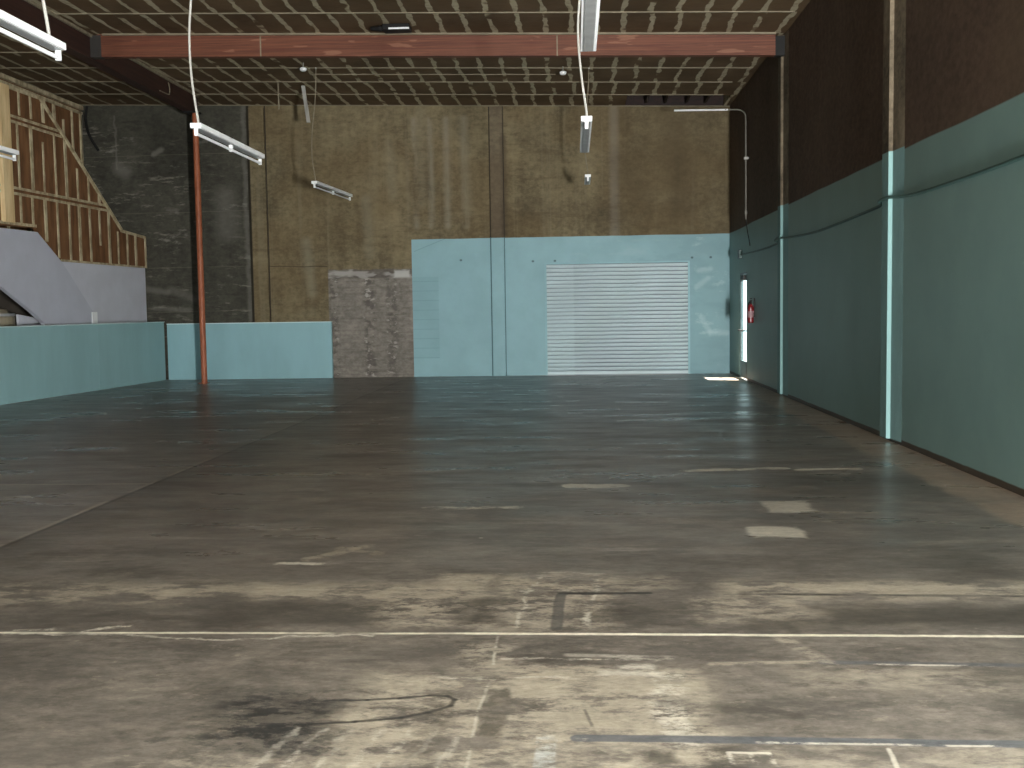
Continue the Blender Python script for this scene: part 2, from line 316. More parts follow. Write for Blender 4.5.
    for (a, b, c, d) in ((-2.65, 4.71, -2.2, 4.72), (-2.2, 4.715, -1.75, 4.64), (-1.75, 4.64, -1.62, 4.61), (-1.62, 4.61, -1.3, 4.69), (-1.3, 4.69, -.95, 4.73)):
        ps(a, b, c, d, .010, .85, pale2, .012, br2, True)
    ps(-2.62, 4.76, -2.45, 4.80, .014, .8, pale2, .012, br, True); ps(-2.3, 4.74, -2.1, 4.86, .016, .9, pale2, .012, br, True)
    for (a, b, c, d) in ((-.36, 4.70, -.35, 4.3), (-.35, 4.1, -.37, 3.8), (-.37, 3.8, -.36, 3.2)):
        ps(a, b, c, d, .006, .6, pale2, .006, br2, False)
    col = t.scale(col, t.step(t.noise((16, 26, 1), 6, .8, 121), .3, .7, .80, 1.16))
    col = t.scale(col, t.step(t.noise((5, 11, 1), 6, .8, 131), .34, .66, .86, 1.10))
    sh = t.mul(t.step(t.noise((1, 3, 1), 4, .6, 21), .3, .7), .16)
    rough = t.add(t.sub(.50, t.mul(far, .24)), sh)
    t.bump(t.add(t.mul(fine, .5), t.noise((1.2, 3.5, 1), 3, .5, 55)), .16, .01)
    return t.done(col, rough, .45)

def mat_ceiling():
    t = NT('ceiling_insulation')
    base = t.mix(t.step(t.noise((.8, .8, .8), 4, .6), .35, .65), lin((84, 68, 48)), lin((100, 82, 60)))
    bay = t.m_('FLOOR', t.mul(t.sub(23.48, t.y), 1/1.22))
    wn = t.n('ShaderNodeTexWhiteNoise'); wn.noise_dimensions = '1D'; t.l(bay, wn.inputs['W'])
    xs = t.add(t.x, t.add(t.mul(t.sub(wn.outputs['Value'], .5), .10), t.mul(t.sub(t.noise((.9, 1.1, 1), 2.5, .5, 4), .5), .16)))
    d = t.m_('PINGPONG', xs, .203)
    wd = t.step(t.noise((2.5, 3, 1), 2, .5, 9), .3, .7, .030, .058)
    st = t.step(d, wd, t.sub(wd, .012))
    st = t.mul(st, t.step(t.noise((2.2, 1.6, 1), 2, .5, 12), .34, .42))
    d3 = t.m_('PINGPONG', t.add(xs, .1), .609)
    st = t.mul(st, t.step(t.noise((9, 9, 1), 3, .6, 93), .3, .5, .55, 1))
    col = t.mix(t.mul(st, .8), base, lin((186, 178, 152)))
    col = t.mix(t.mul(t.step(t.noise((.9, .6, 1), 3, .5, 40), .62, .66), .3), col, lin((60, 46, 32)))
    t.bump(t.noise((4, 4, 4), 3), .4, .03)
    return t.done(col, .75, .2)

def mat_kraft():
    t = NT('kraft_insulation')
    n = t.noise((6, 6, 1.2), 4, .6)
    col = t.mix(t.step(n, .3, .7), lin((94, 65, 41)), lin((128, 92, 62)))
    t.bump(n, .5, .03)
    return t.done(col, .7, .25)
def mat_wood(name, a, b, sc=(1, 1, 14), rough=.65):
    t = NT(name)
    g = t.noise(sc, 4, .65)
    return t.done(t.mix(t.step(g, .32, .68), lin(a), lin(b)), rough, .3)
def mat_glulam():
    t = NT('glulam_wood')
    g = t.noise((.6, 4, 26), 5, .7, 3, 1.0); k = t.noise((1.1, 2, 6), 3, .6, 9)
    col = t.mix(t.step(g, .3, .7), lin((84, 48, 35)), lin((118, 72, 53)))
    zz = t.add(t.z, t.mul(t.x, .0275)); lam = t.m_('PINGPONG', zz, .022)
    col = t.mix(t.mul(t.step(lam, .004, .0), .7), col, lin((74, 42, 30)))
    col = t.mix(t.mul(t.step(k, .55, .7), .4), col, lin((92, 46, 34)))
    col = t.mix(t.mul(t.step(t.noise((1.5, 1, 9), 2, .6, 40), .64, .68), .5), col, lin((150, 108, 86)))
    return t.done(col, .6, .35)
def mat_teal_panel(name, c, seed):
    t = NT(name)
    n = t.noise((1.5, 1.5, .4), 4, .6, seed)
    col = t.scale(c, t.step(n, .3, .7, .93, 1.06))
    return t.done(col, .5, .3)

M = dict(back=mat_back(), right=mat_right(), pil=mat_pil(), ceil=mat_ceiling(), kraft=mat_kraft(), glulam=mat_glulam(),
    stud=mat_wood('stud_wood', (140, 127, 100), (196, 184, 154), (7, 7, 3.5)), post_wood=mat_wood('post_wood', (196, 168, 124), (224, 200, 156), (9, 9, 1.2)),
    batten=mat_wood('batten_wood', (112, 104, 86), (136, 128, 108), (2, 9, 9)),
    girder=mat_wood('girder_wood', (44, 28, 24), (60, 38, 30), (6, .8, 18)), joist=mat_wood('joist_wood', (26, 15, 12), (40, 22, 17), (6, .8, 18)),
    skirt=simple('drywall_grey', (184, 187, 199), .8, .2, .04, 2), drywall=simple('drywall', (196, 198, 208), .8, .2, .04, 2), white=simple('white_enamel', (235, 238, 240), .35, .5, .02),
    grey_metal=simple('galvanised_steel', (150, 152, 152), .45, .5, .1, 8, .3), tube=simple('lamp_glass', (240, 243, 245), .2, .5, .01),
    shaded_pipe=simple('shaded_steel_pipe', (112, 110, 102), .4, .5, .1), conduit=simple('conduit_grey', (165, 164, 158), .45, .5, .05), dark_metal=simple('dark_steel', (46, 44, 42), .55, .4, .1),
    red_post=mat_wood('red_oxide_paint', (140, 80, 54), (166, 98, 68), (9, 9, 3), .45), black=simple('black_rubber', (18, 18, 18), .6, .3),
    cap=simple('cap_paint', (205, 226, 226), .5, .4, .03), teal_a=mat_teal_panel('half_wall_paint', lin((142, 178, 182)), 3),
    teal_b=mat_teal_panel('half_wall_paint_end', lin((140, 180, 188)), 9), teal_cable=simple('painted_cable', (64, 92, 88), .5, .3),
    red=simple('extinguisher_red', (112, 24, 28), .3, .5, .03), label=simple('paper_label', (150, 120, 124), .6, .3),
    alu=simple('painted_aluminium', (60, 76, 78), .4, .5, .04), dark_wall=simple('dark_block', (90, 84, 76), .85, .2, .15, 2),  # dark_wall: one even dark tone for the left and rear walls
    drum=simple('drum_paint', (128, 120, 102), .5, .4, .15, 3), asphalt=simple('asphalt', (120, 120, 118), .9, .2, .1, 4))
def mat_shutter():
    t = NT('shutter_paint')
    n = t.noise((.8, 1, 1.2), 4, .6, 3)
    col = t.scale(lin((176, 196, 202)), t.step(n, .3, .7, .94, 1.05))
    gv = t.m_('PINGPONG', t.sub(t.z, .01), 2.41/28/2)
    col = t.mix(t.mul(t.step(gv, .014, .006), .8), col, lin((92, 112, 118)))  # shade between the slats put into the colour as dark lines
    # brighter band of light painted into the left fifth of the curtain
    col = t.mix(t.mul(t.step(t.x, .02, -.04), .25), col, lin((190, 214, 218)))
    return t.done(col, .42, .5)
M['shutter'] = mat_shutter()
def mat_glass():
    m = bpy.data.materials.new('door_glass'); m.use_nodes = True; t = m.node_tree
    t.nodes.remove(t.nodes['Principled BSDF']); o = t.nodes['Material Output']
    a = t.nodes.new('ShaderNodeBsdfTransparent'); b = t.nodes.new('ShaderNodeBsdfGlossy'); b.inputs['Roughness'].default_value = .02
    fr = t.nodes.new('ShaderNodeMath'); fr.operation = 'MULTIPLY'; lw = t.nodes.new('ShaderNodeTexNoise'); t.links.new(lw.outputs[0], fr.inputs[0]); fr.inputs[1].default_value = .08
    x = t.nodes.new('ShaderNodeMixShader'); t.links.new(fr.outputs[0], x.inputs[0]); t.links.new(a.outputs[0], x.inputs[1]); t.links.new(b.outputs[0], x.inputs[2])
    t.links.new(x.outputs[0], o.inputs[0]); return m
M['glass'] = mat_glass()

# ------------------------------------------------------------------ mesh helpers
class MB:
    def __init__(s): s.bm = bmesh.new()
    def hexa(s, P):     # 8 points: bottom ring 0-3, top ring 4-7
        v = [s.bm.verts.new(p) for p in P]
        for f in ((3, 2, 1, 0), (4, 5, 6, 7), (0, 1, 5, 4), (1, 2, 6, 5), (2, 3, 7, 6), (3, 0, 4, 7)):
            s.bm.faces.new([v[i] for i in f])
        return s
    def box(s, x0, x1, y0, y1, z0, z1):
        return s.hexa([(x0, y0, z0), (x1, y0, z0), (x1, y1, z0), (x0, y1, z0), (x0, y0, z1), (x1, y0, z1), (x1, y1, z1), (x0, y1, z1)])
    def prism(s, pts, vec):
        a = [s.bm.verts.new(p) for p in pts]; vv = Vector(vec); b = [s.bm.verts.new(Vector(p)+vv) for p in pts]
        n = len(pts); s.bm.faces.new(a[::-1]); s.bm.faces.new(b)
        for i in range(n): s.bm.faces.new([a[i], a[(i+1) % n], b[(i+1) % n], b[i]])
        return s
    def tube(s, path, r, seg=10):
        P = [Vector(p) for p in path]; rings = []
        for i, p in enumerate(P):
            d = (P[min(i+1, len(P)-1)]-P[max(i-1, 0)]).normalized()
            a = d.orthogonal() if i == 0 else (a-d*a.dot(d)); a.normalize(); b = d.cross(a)
            rr = r[i] if isinstance(r, (list, tuple)) else r
            rings.append([s.bm.verts.new(p+(a*math.cos(t)+b*math.sin(t))*rr) for t in [2*math.pi*k/seg for k in range(seg)]])
        for q, w_ in zip(rings, rings[1:]):
            for k in range(seg): s.bm.faces.new([q[k], q[(k+1) % seg], w_[(k+1) % seg], w_[k]])
        s.bm.faces.new(rings[0][::-1]); s.bm.faces.new(rings[-1]); return s
    def build(s, name, mat, parent=None, smooth=False, bevel=0, **kw):
        bmesh.ops.recalc_face_normals(s.bm, faces=s.bm.faces[:])
        if bevel: bmesh.ops.bevel(s.bm, geom=s.bm.edges[:], offset=bevel, segments=2, affect='EDGES', profile=.6)
        me = bpy.data.meshes.new(name); s.bm.to_mesh(me); s.bm.free(); me.materials.append(mat)
        if smooth:
            for p in me.polygons: p.use_smooth = True
        o = bpy.data.objects.new(name, me); COL.objects.link(o)
        if parent: o.parent = parent; o.matrix_parent_inverse = Matrix.Translation(-parent.location)
        for k, v in kw.items(): o[k] = v
        return o
def thing(name, loc, label, cat, group=None):
    o = bpy.data.objects.new(name, None); COL.objects.link(o); o.location = loc
    o.empty_display_size = .1; o['label'] = label; o['category'] = cat
    if group: o['group'] = group
    return o
def S(mb, name, mat, parent=None, **kw): return mb.build(name, mat, parent, kind='structure', **kw)
def spline(pts, n=6):
    P = [Vector(p) for p in pts]; out = []
    for i in range(len(P)-1):
        a, b, c, d = P[max(i-1, 0)], P[i], P[i+1], P[min(i+2, len(P)-1)]
        for k in range(n):
            t = k/n; out.append(.5*((2*b)+(c-a)*t+(2*a-5*b+4*c-d)*t*t+(3*b-a-3*c+d)*t**3))
    out.append(P[-1]); return out

XR = 3.36; XL = -10.95; YB = 23.48; YF = -1.8
def HC(x): return 5.73+.0275*(3.36-x)

# ------------------------------------------------------------------ room shell
fl = [YF-.2, 4.05, 4.9, 6.9, YB+.2]
me = bpy.data.meshes.new('floor'); bm = bmesh.new(); a, c = XL-.2, XR+.2
tv = [(bm.verts.new((a, y, 0)), bm.verts.new((c, y, 0))) for y in fl]; bv = [(bm.verts.new((a, y, -.2)), bm.verts.new((c, y, -.2))) for y in fl]
for i in range(4):
    for f in ((tv[i][0], tv[i][1], tv[i+1][1], tv[i+1][0]), (bv[i+1][0], bv[i+1][1], bv[i][1], bv[i][0]), (tv[i][0], tv[i+1][0], bv[i+1][0], bv[i][0]), (tv[i+1][1], tv[i][1], bv[i][1], bv[i+1][1])):
        bm.faces.new(f).material_index = i
bm.faces.new((tv[0][1], tv[0][0], bv[0][0], bv[0][1])); bm.faces.new((tv[4][0], tv[4][1], bv[4][1], bv[4][0])).material_index = 3
bm.to_mesh(me); bm.free(); o = bpy.data.objects.new('floor', me); COL.objects.link(o); o['kind'] = 'structure'
for i in range(4): me.materials.append(mat_floor(i, fl[i], fl[i+1]))
S(MB().box(XL-.2, XR+.2, YB, YB+.2, 0, 6.4), 'wall_back', M['back'])
b = MB(); DY0, DY1, DZ = 21.12, 22.02, 2.12
b.box(XR, XR+.06, YF-.2, DY0, 0, 6.2); b.box(XR, XR+.06, DY1, YB, 0, 6.2); b.box(XR, XR+.06, DY0, DY1, DZ, 6.2)
S(b, 'wall_right', M['right'])
S(MB().box(XL-.2, XL, YF-.2, YB, 0, 6.4), 'wall_left', M['dark_wall'])
b = MB()   # wall behind the camera, with an opening added for the fill light and a shutter opening
for x0, x1, z0, z1 in ((XL, -6.1, 0, 6.3), (-6.1, -1.9, 0, 2.9), (-6.1, -1.9, 4.3, 6.3), (-1.9, 2.7, 0, 6.3), (2.7, XR, 1.45, 6.3)): b.box(x0, x1, YF-.2, YF, z0, z1)
S(b, 'wall_rear', M['dark_wall'])
def slab(mb, x0, x1, y0, y1, o0=0, o1=.25):
    mb.hexa([(x0, y0, HC(x0)+o0), (x1, y0, HC(x1)+o0), (x1, y1, HC(x1)+o0), (x0, y1, HC(x0)+o0), (x0, y0, HC(x0)+o1), (x1, y0, HC(x1)+o1), (x1, y1, HC(x1)+o1), (x0, y1, HC(x0)+o1)])
b = MB(); HX0, HX1, HY0 = 1.13, 3.22, 22.34
slab(b, XL-.2, XR+.2, YF-.2, HY0); slab(b, XL-.2, HX0, HY0, YB+.1); slab(b, HX1, XR+.2, HY0, YB+.1)
S(b, 'ceiling', M['ceil'])
b = MB(); slab(b, HX0-.2, HX1+.2, HY0-.2, YB-.06, .25, .32); slab(b, HX0-.02, XR, YB-.07, YB-.01, -.0, .3); S(b, 'trim_30', M['joist'])   # bare deck over missing batts, plus dark board added to darken the recess
for k, x in enumerate((1.55, 1.95, 2.4, 2.8)):
    b = MB(); slab(b, x, x+.05, HY0+.01, YB-.08, .04, .25); S(b, 'trim_%d' % (31+k), M['joist'])
n = 0
for k in range(0, 28):          # timber battens under the insulation, one every 1.22 m
    y = YB-.03-1.22*k
    if k == 5: continue
    if y < YF: break
    n += 1; b = MB(); x1 = XR-.3 if k else HX0
    slab(b, XL, x1 if k < 3 else XR-.12, y-.014, y+.014, -.016, .0); S(b, 'trim_%d' % n, M['batten'])
b = MB(); slab(b, HX0, XR, YB-.05, YB-.005, -.018, .0); S(b, 'trim_40', M['batten'])
# pilasters of the right wall
n = 50
for y in (5.84, 11.75, 17.66):
    z1 = HC(XR)-.01
    pts = [(XR+.02, y+.12), (XR-.055, y+.04), (XR-.055, y-.19), (XR-.018, y-.215), (XR, y-.55), (XR+.02, y-.55)]
    S(MB().prism([(p[0], p[1], .03) for p in pts], (0, 0, z1-.03)), 'trim_%d' % n, M['pil']); n += 1
def mat_joint():
    t = NT('joint_filler')
    return t.done(t.mix(t.mul(t.step(t.z, 3.04, 3.03), t.step(t.x, -4, -3.9)), lin((58, 52, 44)), lin((78, 108, 114))), .85, .2)
# pilasters of the back wall
S(MB().box(-7.1, -6.76, YB-.05, YB+.01, 0, 5.95), 'trim_60', M['back'], bevel=.008)
b = MB(); b.box(-1.80, -1.52, YB-.03, YB+.01, 0, 5.85)
S(b, 'trim_61', M['back'], bevel=.006)
S(MB().box(-1.825, -1.803, YB-.006, YB+.01, 0, 5.85), 'trim_62', mat_joint())
S(MB().box(-1.519, -1.503, YB-.012, YB+.01, 0, 5.85), 'trim_64', bpy.data.materials['joint_filler'])
S(MB().box(-6.755, -6.735, YB-.012, YB+.01, 0, 6.0), 'trim_65', bpy.data.materials['joint_filler'])
S(MB().box(-7.16, -7.11, YB-.01, YB+.01, 0, 6.0), 'trim_63', simple('joint_filler_left', (46, 42, 34), .9, .2))

# ------------------------------------------------------------------ roll-up door (door_1)
dx0, dx1, dz = -.60, 2.46, 2.41
b = MB(); prof = []; ns = 28; pitch = dz/ns
for i in range(ns):
    for (u, d) in ((0, .0), (.14, .0), (.2, .025), (.45, .045), (.75, .045), (.95, .02)):
        prof.append((YB-.012-d, .01+(i+u)*pitch))
prof.append((YB-.012, .01+ns*pitch))
pts = [(dx0, y, z) for y, z in prof]+[(dx0, YB-.001, prof[-1][1]), (dx0, YB-.001, .01)]
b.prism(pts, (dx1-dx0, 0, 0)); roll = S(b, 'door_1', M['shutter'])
S(MB().box(dx0-.045, dx0, YB-.035, YB-.001, 0, dz+.02), 'guide_rail', M['teal_b'], roll)
S(MB().box(dx1, dx1+.045, YB-.035, YB-.001, 0, dz+.02), 'guide_rail', M['teal_b'], roll)
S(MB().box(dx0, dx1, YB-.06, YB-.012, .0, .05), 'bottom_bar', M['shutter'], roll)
S(MB().box(dx0-.04, dx1+.04, YB-.03, YB-.001, dz+.02, dz+.045), 'head_trim', M['teal_b'], roll)

# ------------------------------------------------------------------ glazed exit door in the right wall (door_2)
X0, X1 = XR+.005, XR+.03
b = MB(); b.box(X0, X1, DY0+.04, DY0+.10, .02, DZ-.04); b.box(X0, X1, DY1-.10, DY1-.04, .02, DZ-.04)
b.box(X0, X1, DY0+.04, DY1-.04, .02, .36); b.box(X0, X1, DY0+.04, DY1-.04, DZ-.16, DZ-.04)
d2 = S(b, 'door_2', M['alu'])
S(MB().box(X0+.01, X0+.016, DY0+.09, DY1-.09, .35, DZ-.15), 'glass_pane', M['glass'], d2)
b = MB(); b.box(XR+.002, XR+.06, DY0, DY0+.02, 0, DZ); b.box(XR+.002, XR+.06, DY1-.02, DY1, 0, DZ); b.box(XR+.002, XR+.06, DY0, DY1, DZ-.035, DZ)
S(b, 'door_frame', M['alu'], d2)
b = MB(); b.tube([(X0-.05, DY0+.1, .97), (X0-.05, DY1-.1, .97)], .018)
b.tube([(X0-.05, DY0+.12, .97), (X0, DY0+.12, .97)], .015); b.tube([(X0-.05, DY1-.12, .97), (X0, DY1-.12, .97)], .015)
S(b, 'push_bar', M['dark_metal'], d2)
S(MB().box(X0-.04, X0, DY0+.25, DY0+.55, DZ-.14, DZ-.06), 'door_closer', M['dark_metal'], d2)
S(MB().box(XR+.06, XR+8, 14, 30, -.25, -.05), 'trim_70', M['asphalt'])
S(MB().box(XL, XR+.2, YF-8, YF-.2, -.25, -.02), 'trim_71', M['asphalt'])

# ------------------------------------------------------------------ timber frame
def HCs(x): return HC(x)-.001
t = thing('glulam_beam', (-2.2, 17.43, 5.7), 'reddish glulam beam crossing the ceiling from the dark girder to the right wall', 'beam')
b = MB(); x0, x1 = -7.72, 3.20; y0, y1 = 17.36, 17.50
b.hexa([(x0, y0, HCs(x0)-.36), (x1, y0, HCs(x1)-.34), (x1, y1, HCs(x1)-.34), (x0, y1, HCs(x0)-.36), (x0, y0, HCs(x0)), (x1, y0, HCs(x1)), (x1, y1, HCs(x1)), (x0, y1, HCs(x0))])
b.build('timber', M['glulam'], t)
b = MB(); b.box(x0-.118, x0+.06, y0-.008, y1+.008, HC(x0)-.37, HC(x0)-.02); b.build('steel_hanger', M['dark_metal'], t)
b = MB(); b.box(x1, XR, y0-.0, y1+.0, HC(x1)-.35, HC(x1)-.05); b.build('steel_seat', M['black'], t, label='dark steel seat at the wall end')
for x in (-5.03, -.24):
    MB().box(x, x+.02, y0-.006, y0, HC(x)-.36, HC(x)-.01).build('strap', M['batten'], t)
b = MB(); slab(b, x0+.1, x1, y0-.05, y0-.005, -.028, 0); b.build('nailer', M['batten'], t, label='pale timber strip along the top edge')
t = thing('timber_girder', (-7.94, 6.6, 5.65), 'long dark brown girder running to the back wall over the red post', 'girder')
MB().box(-8.04, -7.84, YF, 22.36, 5.65, HC(-7.84)-.001).build('timber', M['girder'], t)
b = MB(); b.box(-7.838, -7.80, YF, 22.36, HC(-7.8)-.05, HC(-7.8)-.004); b.build('nailer', M['batten'], t, label='pale timber ledger strip along the top edge')
t = thing('steel_post', (-7.83, 22.15, 0), 'rust red round steel post in front of the teal half wall at the back', 'post')
MB().tube([(-7.83, 22.15, .012), (-7.83, 22.15, 5.62)], .062, 24).build('shaft', M['red_post'], t, smooth=False)
MB().box(-7.92, -7.74, 22.06, 22.24, 0, .01).build('base_plate', M['red_post'], t)
MB().box(-8.04, -7.74, 22.02, 22.28, 5.62, 5.65).build('cap_plate', M['black'], t)

# ------------------------------------------------------------------ stud partitions on the left
K = .058
def PX(y, off=0): return -9.5-K*(YB-.03-y)+off
def ppoly(mb, pts, o0, o1):         # polygon (y,z) in the partition plane, thickness along x
    a = [mb.bm.verts.new((PX(y, o0), y, z)) for y, z in pts]; c = [mb.bm.verts.new((PX(y, o1), y, z)) for y, z in pts]
    n = len(pts); mb.bm.faces.new(a); mb.bm.faces.new(c[::-1])
    for i in range(n): mb.bm.faces.new([a[i], c[i], c[(i+1) % n], a[(i+1) % n]])
    return mb
t = thing('stair_partition', (PX(20), 20, 0), 'stud wall with brown insulation above and white drywall below, its top cut on a slope', 'partition')
YN = 15.5
outline = [(YN, 5.5), (19.38, 5.47), (22.34, 3.26), (23.45, 3.19), (23.45, 2.50), (19.89, 2.50), (19.08, 3.06), (YN, 3.0)]
ppoly(MB(), outline, -.09, -.02).build('insulation', M['kraft'], t)
def topz(y): return 5.49 if y < 19.38 else (5.47-(y-19.38)*.7466 if y < 22.34 else 3.25-(y-22.34)*.05)
def botz(y): return 3.05 if y < 19.08 else (3.05-(y-19.08)*.68 if y < 19.89 else 2.50)
def bar(y0, z0, y1, z1, wdt, name='plate', o0=-.1, o1=.0):
    d = Vector((0, y1-y0, z1-z0)).normalized(); nx = Vector((0, -d.z, d.y))*wdt/2
    P = [(y0+nx.y, z0+nx.z), (y1+nx.y, z1+nx.z), (y1-nx.y, z1-nx.z), (y0-nx.y, z0-nx.z)]
    return ppoly(MB(), P, o0, o1).build(name, M['stud'], t)
bar(YN, 5.48, 19.36, 5.45, .055); bar(19.36, 5.47, 22.34, 3.25, .06, 'sloping_plate', -.1, .015); bar(22.30, 3.245, 23.45, 3.17, .055)
bar(YN, 5.0, 20.02, 4.955, .045); bar(YN, 4.90, 20.12, 4.865, .045)
bar(YN, 3.73, 21.7, 3.715, .045); bar(YN, 3.63, 21.85, 3.62, .045)
bar(YN, 3.07, 19.08, 3.10, .05); bar(19.88, 2.515, 23.45, 2.515, .035); bar(23.42, 2.5, 23.42, 3.17, .055, 'end_stud')
rows = [(5.02, 5.5), (3.74, 4.87), (2.5, 3.61)]
for r, (za, zb) in enumerate(rows):
    y = 18.62 if r else 18.7; i = 0
    while y < 23.3:
        lo, hi = max(za, botz(y)+.02), min(zb, topz(y)-.03)
        if hi-lo > .08:
            wide = (i % 3 == (1 if r == 1 else 2)); wd = .085 if wide else .044+.018*random.random()
            if not wide and random.random() < .4 and hi-lo > .6:
                if random.random() < .5: lo += (hi-lo)*random.uniform(.3, .5)
                else: hi -= (hi-lo)*random.uniform(.15, .35)
            lean = random.uniform(-.012, .012)
            P = [(y-wd/2+lean, hi), (y+wd/2+lean, hi), (y+wd/2, lo), (y-wd/2, lo)]
            ppoly(MB(), P, -.095, -.004).build('stud', M['stud'], t)
        y += .40+random.uniform(-.03, .03); i += 1
P = [(18.02, 3.1), (18.30, 3.1), (18.30, 5.46), (18.02, 5.46)]
ppoly(MB(), P, -.05, .06).build('corner_post', M['post_wood'], t, label='pale clean timber post')
ppoly(MB(), [(19.5, 0), (23.45, 0), (23.45, 2.495), (19.89, 2.495), (19.5, 2.8)], -.09, -.05).build('drywall', M['drywall'], t)
skirt = [(YN, 2.97), (19.04, 2.99), (19.86, 2.46), (21.25, 1.25), (21.25, 0), (19.5, 0), (19.14, 1.34), (18.75, 1.55), (17.8, 2.0), (YN, 2.9)]
ppoly(MB(), skirt, -.05, .03).build('stair_skirt', M['skirt'], t, label='white drywall band following the stair slope')
ppoly(MB(), [(18.8, 0), (19.5, 0), (19.5, 1.42), (18.8, 1.5)], -.30, -.26).build('drywall_return', M['drywall'], t)
ppoly(MB(), [(20.86, 1.2), (21.05, 1.2), (21.05, 1.53), (20.86, 1.53)], .02, .05).build('trim_block', M['white'], t, label='small white upright piece')
t = thing('stud_wall', (XL, 20, 0), 'tall brown insulated stud wall reaching the ceiling behind the sloping partition', 'wall')
MB().box(XL, XL+.06, 12, YB-.005, 2.5, HC(XL)-.01).build('insulation', M['kraft'], t)
MB().box(XL, XL+.13, 12, YB-.005, HC(XL)-.12, HC(XL)-.035).build('top_plate', M['stud'], t)
MB().box(XL, XL+.11, 12, YB-.005, HC(XL)-.22, HC(XL)-.16).build('top_plate', M['stud'], t)
y = YB-.06; i = 0
while y > 14:
    wd = .07 if i % 3 == 0 else .04
    MB().box(XL+.02, XL+.10, y-wd/2, y+wd/2, 2.5+(i % 2)*.9, HC(XL)-.22-(.25 if i % 4 == 2 else 0)).build('stud', M['stud'], t); y -= .406; i += 1
# steel drum behind the half wall, under the stair
t = thing('drum', (-10.25, 18.55, 0), 'olive grey drum standing under the stair opening at far left', 'drum')
b = MB(); rr = .33; pr = [(rr, 0), (rr, .4), (rr+.015, .42), (rr, .44), (rr, .98), (rr+.015, 1.0), (rr, 1.02), (rr-.01, 1.45), (rr-.14, 1.6)]
b.tube([(-10.35, 18.6, z) for _, z in pr], [r for r, _ in pr], 28); b.build('body', M['drum'], t, smooth=False)
b = MB(); b.tube([(-10.35, 18.6, 1.47), (-10.35, 18.6, 1.52)], rr-.0, 28); b.build('rim', M['grey_metal'], t)

# ------------------------------------------------------------------ half walls
def halfwall(name, A, B, h, th, mat, label, joints=()):
    A = Vector((*A, 0)); B = Vector((*B, 0)); d = (B-A).normalized(); nn = Vector((d.y, -d.x, 0))   # nn towards the room
    if nn.x < 0 and abs(nn.x) > .5: nn = -nn
    if abs(nn.y) > .5 and nn.y > 0: nn = -nn
    t = thing(name, ((A+B)/2)[:], label, 'half wall')
    stops = [0]+[j for j in joints]+[(B-A).length]
    for a, c in zip(stops, stops[1:]):
        p, q = A+d*(a+.002), A+d*(c-.002); e = nn*th
        MB().hexa([p, q, q-e, p-e, p+Vector((0, 0, h)), q+Vector((0, 0, h)), q-e+Vector((0, 0, h)), p-e+Vector((0, 0, h))]).build('panel', mat, t)
    p, q, e = A+nn*.012, B+nn*.012, nn*(th+.012); z0 = Vector((0, 0, h)); z1 = Vector((0, 0, h+.018))
    MB().hexa([p+z0, q+z0, q-e+z0, p-e+z0, p+z1, q+z1, q-e+z1, p-e+z1]).build('cap', M['cap'], t, label='pale top edge')
    return t
halfwall('half_wall', (-9.75, 14.4), (-9.12, 23.33), 1.285, .05, M['teal_a'], 'long teal half wall along the left side, ending near the back wall', (3.0, 6.05))
halfwall('half_wall', (-9.07, 23.36), (-5.36, 23.36), 1.235, .09, M['teal_b'], 'shorter teal half wall against the back wall, behind the red post')

# ------------------------------------------------------------------ hanging strip lights
def strip_light(x, y0, y1, z0, z1, cy, label, top_shift=0.0, cord_r=.011, skew=0.0, lamps=True, cord='conduit'):
    """z0 at y0, z1 at y1; cord leaves the fixture at y=cy"""
    t = thing('strip_light', (x, (y0+y1)/2, (z0+z1)/2), label, 'light', 'fluorescent strip lights hanging in two rows')
    Z = lambda y: z0+(z1-z0)*(y-y0)/(y1-y0)
    sk = lambda y: skew*(y-y0)/(y1-y0)
    def lb(x0, x1, ya, yb, a, c): p, q = sk(ya), sk(yb); return MB().hexa([(x0+p, ya, Z(ya)+a), (x1+p, ya, Z(ya)+a), (x1+q, yb, Z(yb)+a), (x0+q, yb, Z(yb)+a), (x0+p, ya, Z(ya)+c), (x1+p, ya, Z(ya)+c), (x1+q, yb, Z(yb)+c), (x0+q, yb, Z(yb)+c)])
    lb(x-.055, x+.055, y0, y1, 0, .05).build('housing', M['white'], t, bevel=.004)
    lb(x-.035, x+.035, y0+.03, y1-.03, -.006, .0).build('ballast_cover', M['grey_metal'], t, label='grey cover plate')
    ym = (y0+y1)/2
    for ya, yb in ((y0+.03, ym-.02), (ym+.02, y1-.03)) if lamps else ():
        MB().tube([(x+sk(ya), ya, Z(ya)-.055), (x+sk(yb), yb, Z(yb)-.055)], .016, 12).build('tube', M['tube'], t, smooth=False)
    for y in ((y0+.015, ym, y1-.015) if lamps else (y0+.015,)):
        w_ = .03 if y == ym else .015
        lb(x-.016, x+.016, y-w_, y+w_, -.075, .0).build('lamp_holder', M['white'], t)
    zc = Z(cy)+.05; H = HC(x)
    pts = [(x, cy, zc), (x+.0, cy-.01, zc+.06), (x-.05, cy, zc+.45), (x-.06+top_shift*.3, cy+.02, zc+.9), (x-.0+top_shift*.6, cy, zc+1.5), (x+.01+top_shift, cy-.01, H-.02)]
    MB().tube(spline(pts), cord_r, 8).build('conduit', M[cord], t)
    MB().tube([(x+.01+top_shift, cy-.01, H-.03), (x+.01+top_shift, cy-.01, H)], .018, 10).build('ceiling_plate', M['conduit'], t)
strip_light(-3.72, 5.25, 7.72, 3.39, 3.39, 7.58, 'white strip light at upper left, nearest of the left row, cut by the frame', .02, .012)
strip_light(-3.74, 10.58, 12.78, 3.31, 3.31, 10.66, 'white strip light hanging in front of the top of the red post', -.02, .012)
